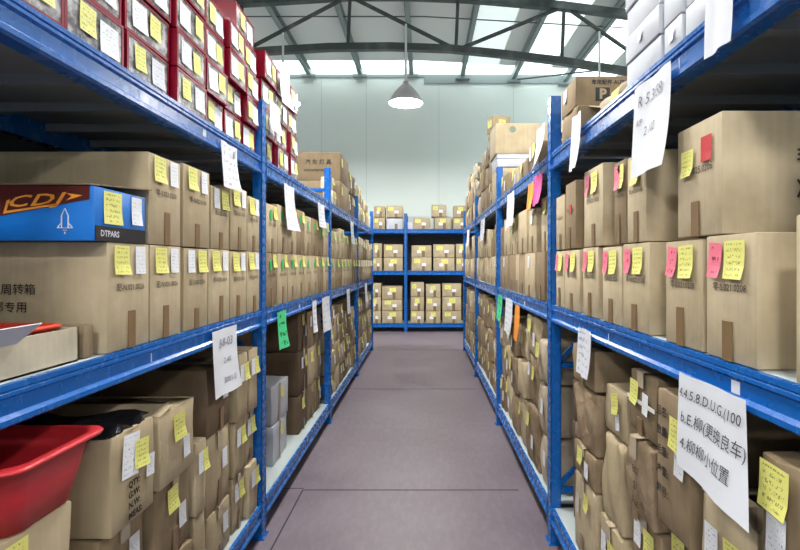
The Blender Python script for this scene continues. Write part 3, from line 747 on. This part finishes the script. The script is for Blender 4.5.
b = MB(); b.lathe([(0,0),(.03,0),(.03,.002),(0,.002)], 20); q = b.out('round_sticker', mat('green_grey_print', (.16,.22,.17), .6), t); q.rotation_euler = (-PI/2,0,0); q.location = (-.16, .217, .23)
b = MB(); b.box(-.45,-.38,.214,.218,.0,.28); b.out('tape', M['tape_clear'], t)
stacks('R', 2, 2, [(5.27,5.60,[.27,.27,.22], dict(m='kraft_mid')), (5.64,5.95,[.25,.22,.2], dict(par)), (5.99,6.32,[.27,.24,.2]), (6.36,6.70,[.25,.2,.16], dict(par, m='bag'))], Z2R, tops='top shelf')
stacks('R', 2, 3, [(6.88,7.3,[.28,.27,.2], dict(par, m='bag')), (7.35,7.8,[.26,.25,.2]), (7.85,8.25,[.27,.26,.22], dict(par)), (8.3,8.7,[.25,.25])], Z2R, tops='top shelf')
t = root_at('R', 5.43, Z2R+.27+.27+.22+.04, .03, 'carton', 'small tan carton with yellow note perched on the far right pile', 'box', None, .35)
body_mesh('body', .16, .20, .17, M['kraft_light'], t, .004, .003, 21)
q = sheet('sticky_note', .09, .08, M['note_yellow'], t, u=0, v=.09, x0=.005); q = sheet('sticky_note', .08, .08, M['note_yellow'], t, u=0, v=.09, x0=.083); q.rotation_euler = (0,0,PI/2); q.location = (-.1, 0, 0)

# ------------------------------------------------------------------ back rack cartons
def back(cx0, cx1, cy0, cy1, shelf, j, i, m='kraft_light', rz=0, kind='y', look=None, name='carton', base=None):
    k = 11.12/510
    x0 = (370+cx0*.2457-424)*k; x1 = (370+cx1*.2457-424)*k; z0 = 1.5+(263-(200+cy1*.2454))*k; z1 = 1.5+(263-(200+cy0*.2454))*k
    if base is not None: z0, z1 = base, base+(z1-z0)
    h = z1-z0-.006; w = x1-x0-.012
    lk = look or f'tan {name} with yellow note'
    t = empty(name, ((x0+x1)/2, YB+.02, z0), -PI/2+rz, f'{lk}, {ORD[i]} in {["bottom","second","third"][j]} row, {shelf} shelf, back rack', 'box', 'cartons on the back rack')
    body_mesh('body', w, .42, h, M[m], t, .006, .004, i*5+j, .003)
    if kind != 'n':
        s = -1 if (i+j) % 2 else 1
        sheet('sticky_note', min(.14,w*.34), min(.10,h*.33), M['note_yellow'], t, u=-.12*s*w-.04, v=h*.72, x0=.010, tilt=rz)
        sheet('shipping_label', min(.09,w*.26), .065, M['label_white'], t, u=.12*s*w, v=h*.46, x0=.010)
    b = MB(); b.box(.006,.009,-.03+.1*w,.03+.1*w,0,h*.5); b.out('tape', M['tape'], t)
    return z0+h+.008
def bcol(shelf, i, x0, x1, rows, base, **kw):
    for j, (a_, b_) in enumerate(rows): base = back(x0, x1, a_, b_, shelf, j, i, base=base, rz=random.uniform(-.03,.03), **kw)
zb = [z+.001 for z in ZB]
bcol('top', 0, 15, 62, [(65,112),(18,65)], zb[2]); bcol('top', 1, 66, 134, [(68,112)], zb[2], m='whitebox', kind='n', look='wide white box', name='white_box')
back(66, 134, 18, 66, 'top', 1, 1, base=zb[2]+.255)
t = empty('white_box', (-.28, YB+.0, zb[2]), -PI/2, 'small white box lying before the back rack post top', 'box'); 
t.location = (-.30, YB+.02, zb[2]); body_mesh('body', .115, .2, .15, M['whitebox'], t, .004)
bcol('top', 2, 176, 245, [(66,112)], zb[2]); bcol('top', 3, 262, 330, [(64,112)], zb[2]); back(250, 312, 14, 64, 'top', 1, 3, base=zb[2]+.268)
bcol('top', 4, 338, 400, [(66,112),(14,64)], zb[2])
bcol('middle', 0, 10, 49, [(228,282),(170,228)], zb[1]); bcol('middle', 1, 55, 134, [(228,282),(174,228)], zb[1]); bcol('middle', 2, 168, 251, [(228,284),(180,228)], zb[1])
bcol('middle', 3, 257, 345, [(228,282),(174,228)], zb[1]); bcol('middle', 4, 349, 400, [(228,282),(172,228)], zb[1])
bcol('bottom', 0, 0, 45, [(450,500),(395,450),(338,395)], zb[0]); bcol('bottom', 1, 48, 132, [(450,500),(404,450),(348,402)], zb[0])
bcol('bottom', 2, 165, 221, [(450,500),(387,445),(327,385)], zb[0]); bcol('bottom', 3, 227, 288, [(448,498),(390,445),(335,388)], zb[0]); bcol('bottom', 4, 294, 372, [(450,500),(392,450),(337,390)], zb[0])

# ------------------------------------------------------------------ papers hung on the beams
def sign(side, y0, y1, z1, z0, label, m='sheet_ink', lines=None, bend=.03, slant=0.0, name='paper_sign', out=.006, pen='pen'):
    """sheet hung flat on the aisle side; bottom edge lifts out"""
    if side == 'R' and y0 < 2.75: y0, y1 = y0*KR, y1*KR
    w, h = y1-y0, z1-z0; s = 1 if side == 'L' else -1
    t = empty(name, ((AL if side == 'L' else AR)+s*out, (y0+y1)/2, z0), 0 if side == 'L' else PI, label, 'sign')
    def fn(u, v, e=0):                       # u in[-w/2,w/2], v in[0,h]
        q = 1-v/h; a = u/w+.5
        return (e+bend*(q**2)*(.35+.65*a)+.004*math.sin(9*a+2*q), u+slant*q*q*h*(.3+.7*a), v-.05*h*abs(slant)*a*q*4 if slant else v)
    n = 8; V, F, U = [], [], []
    for j in range(n+1):
        for i in range(n+1): V.append(fn((i/n-.5)*w, j/n*h)); U.append((i/n, j/n))
    for j in range(n):
        for i in range(n): k_ = j*(n+1)+i; F.append((k_, k_+1, k_+n+2, k_+n+1))
    link('sheet', V, F, M[m], t, uvs=U, smooth=True)
    for (s_, size, uc, vc, sl) in (lines or []):
        text('handwriting', s_, size*.86, M[pen], t, lambda u, v: fn(uc*w+u+v*.2, vc*h+v+sl*u, .0025), 0.0)
    return t
sign('L', 2.19, 2.375, 2.03, 1.83, 'white paper tag on the top beam just before the near left post', lines=[('B', .05, .25, .8, 0)])
sign('L', 3.18, 3.42, 2.0, 1.71, 'long white paper strip on the top beam just past the near left post', bend=.05)
sign('L', 4.19, 4.46, 2.0, 1.80, 'white paper on the left top beam halfway to the second post')
sign('L', 6.05, 6.3, 2.0, 1.73, 'narrow white paper on the left top beam of the third bay')
sign('L', 2.10, 2.37, 1.215, .935, 'handwritten white sheet on the left middle beam above open cartons', m='sheet', lines=[('B-8-03', .062, 0, .78, 0), ('2-4K', .04, .05, .5, 0), ('B001-25', .04, .1, .2, 0)])
sign('L', 3.03, 3.22, 1.205, .98, 'bright green paper tag on the left middle beam past the near post', m='green_tag')
sign('L', 3.98, 4.13, 1.20, .95, 'narrow white strip on the left middle beam of the second bay', bend=.02)
sign('L', 4.36, 4.70, 1.20, .90, 'white sheet on the left middle beam against the second post')
sign('L', 5.75, 5.98, 1.20, .92, 'white strip hanging on the left middle beam of the third bay', bend=.02)
sign('L', 7.5, 7.8, 1.20, .92, 'white strip hanging on the left middle beam of the farthest bay', bend=.02)
sign('R', 1.402, 1.645, 2.045, 1.765, 'large handwritten white sheet on the right top beam', m='sheet', lines=[('R 5.3/58', .055, 0, .80, 0), ('2 102', .045, .0, .46, 0), ('8/P', .03, -.3, .58, 0)], out=.01)
sign('R', 1.114, 1.218, 2.20, 1.975, 'plain white sheet draped over the right top beam below white boxes', m='sheet', bend=.01, out=.014)
sign('R', 2.20, 2.335, 2.145, 1.905, 'creased blank white strip draped over the right top beam', m='sheet', bend=.03, out=.012)
sign('R', 3.78, 4.09, 2.04, 1.78, 'long white paper strip on the right top beam in the second bay', bend=.02)
sign('R', 3.10, 3.27, 2.0, 1.83, 'orange paper tag under the right top beam', m='orange_tag')
sign('R', 2.88, 3.08, 2.02, 1.84, 'bright pink paper tag under the right top beam beside the post', m='pink_tag')
sign('R', 2.82, 3.02, 2.28, 2.03, 'stack of white papers hung at the post on the right top beam', m='sheet', bend=.07)
sign('R', 5.6, 6.0, 2.0, 1.75, 'white strip on the right top beam in the third bay')
sign('R', 7.5, 7.9, 2.0, 1.75, 'white strip on the right top beam in the farthest bay')
sign('R', 1.072, 1.354, 1.218, .985, 'big handwritten white sheet curling off the right middle beam', m='sheet', bend=.035, slant=0.24,
     lines=[('4.4.5.8.D.U.G.(100', .039, 0, .80, 0), ('b.E.柳(更换良车)', .042, .04, .54, 0), ('4.柳柳小位置', .042, -.06, .27, 0)], out=.012, pen='marker')
sign('R', 2.09, 2.26, 1.225, 1.03, 'white label sheet on the right middle beam before the tall post', bend=.02)
sign('R', 3.85, 4.17, 1.22, .95, 'white sheet on the right middle beam in the second bay')
sign('R', 4.35, 4.62, 1.22, 1.0, 'green and white tag on the right middle beam near second post', m='green_tag')
sign('R', 3.56, 3.74, 1.20, .95, 'orange paper strip below the right middle beam in the second bay', m='orange_tag')

# ------------------------------------------------------------------ world, camera
w = bpy.data.worlds.new('World'); bpy.context.scene.world = w; w.use_nodes = True
w.node_tree.nodes['Background'].inputs[0].default_value = (.7,.8,.9,1); w.node_tree.nodes['Background'].inputs[1].default_value = .6
cam = bpy.data.cameras.new('camera'); co = bpy.data.objects.new('camera', cam); C.objects.link(co)
co.location = (0,0,1.5); co.rotation_euler = (PI/2,0,0)
cam.sensor_width = 36; cam.lens = 36*510/800; cam.shift_x = -24/800; cam.shift_y = -12/800; cam.clip_start = .02
bpy.context.scene.camera = co
sc = bpy.context.scene
sc.view_settings.view_transform = 'Standard'; sc.view_settings.look = 'None'; sc.view_settings.gamma = 1; sc.view_settings.exposure = 0.68
sc.cycles.use_denoising = True; sc.cycles.max_bounces = 7; sc.cycles.diffuse_bounces = 5
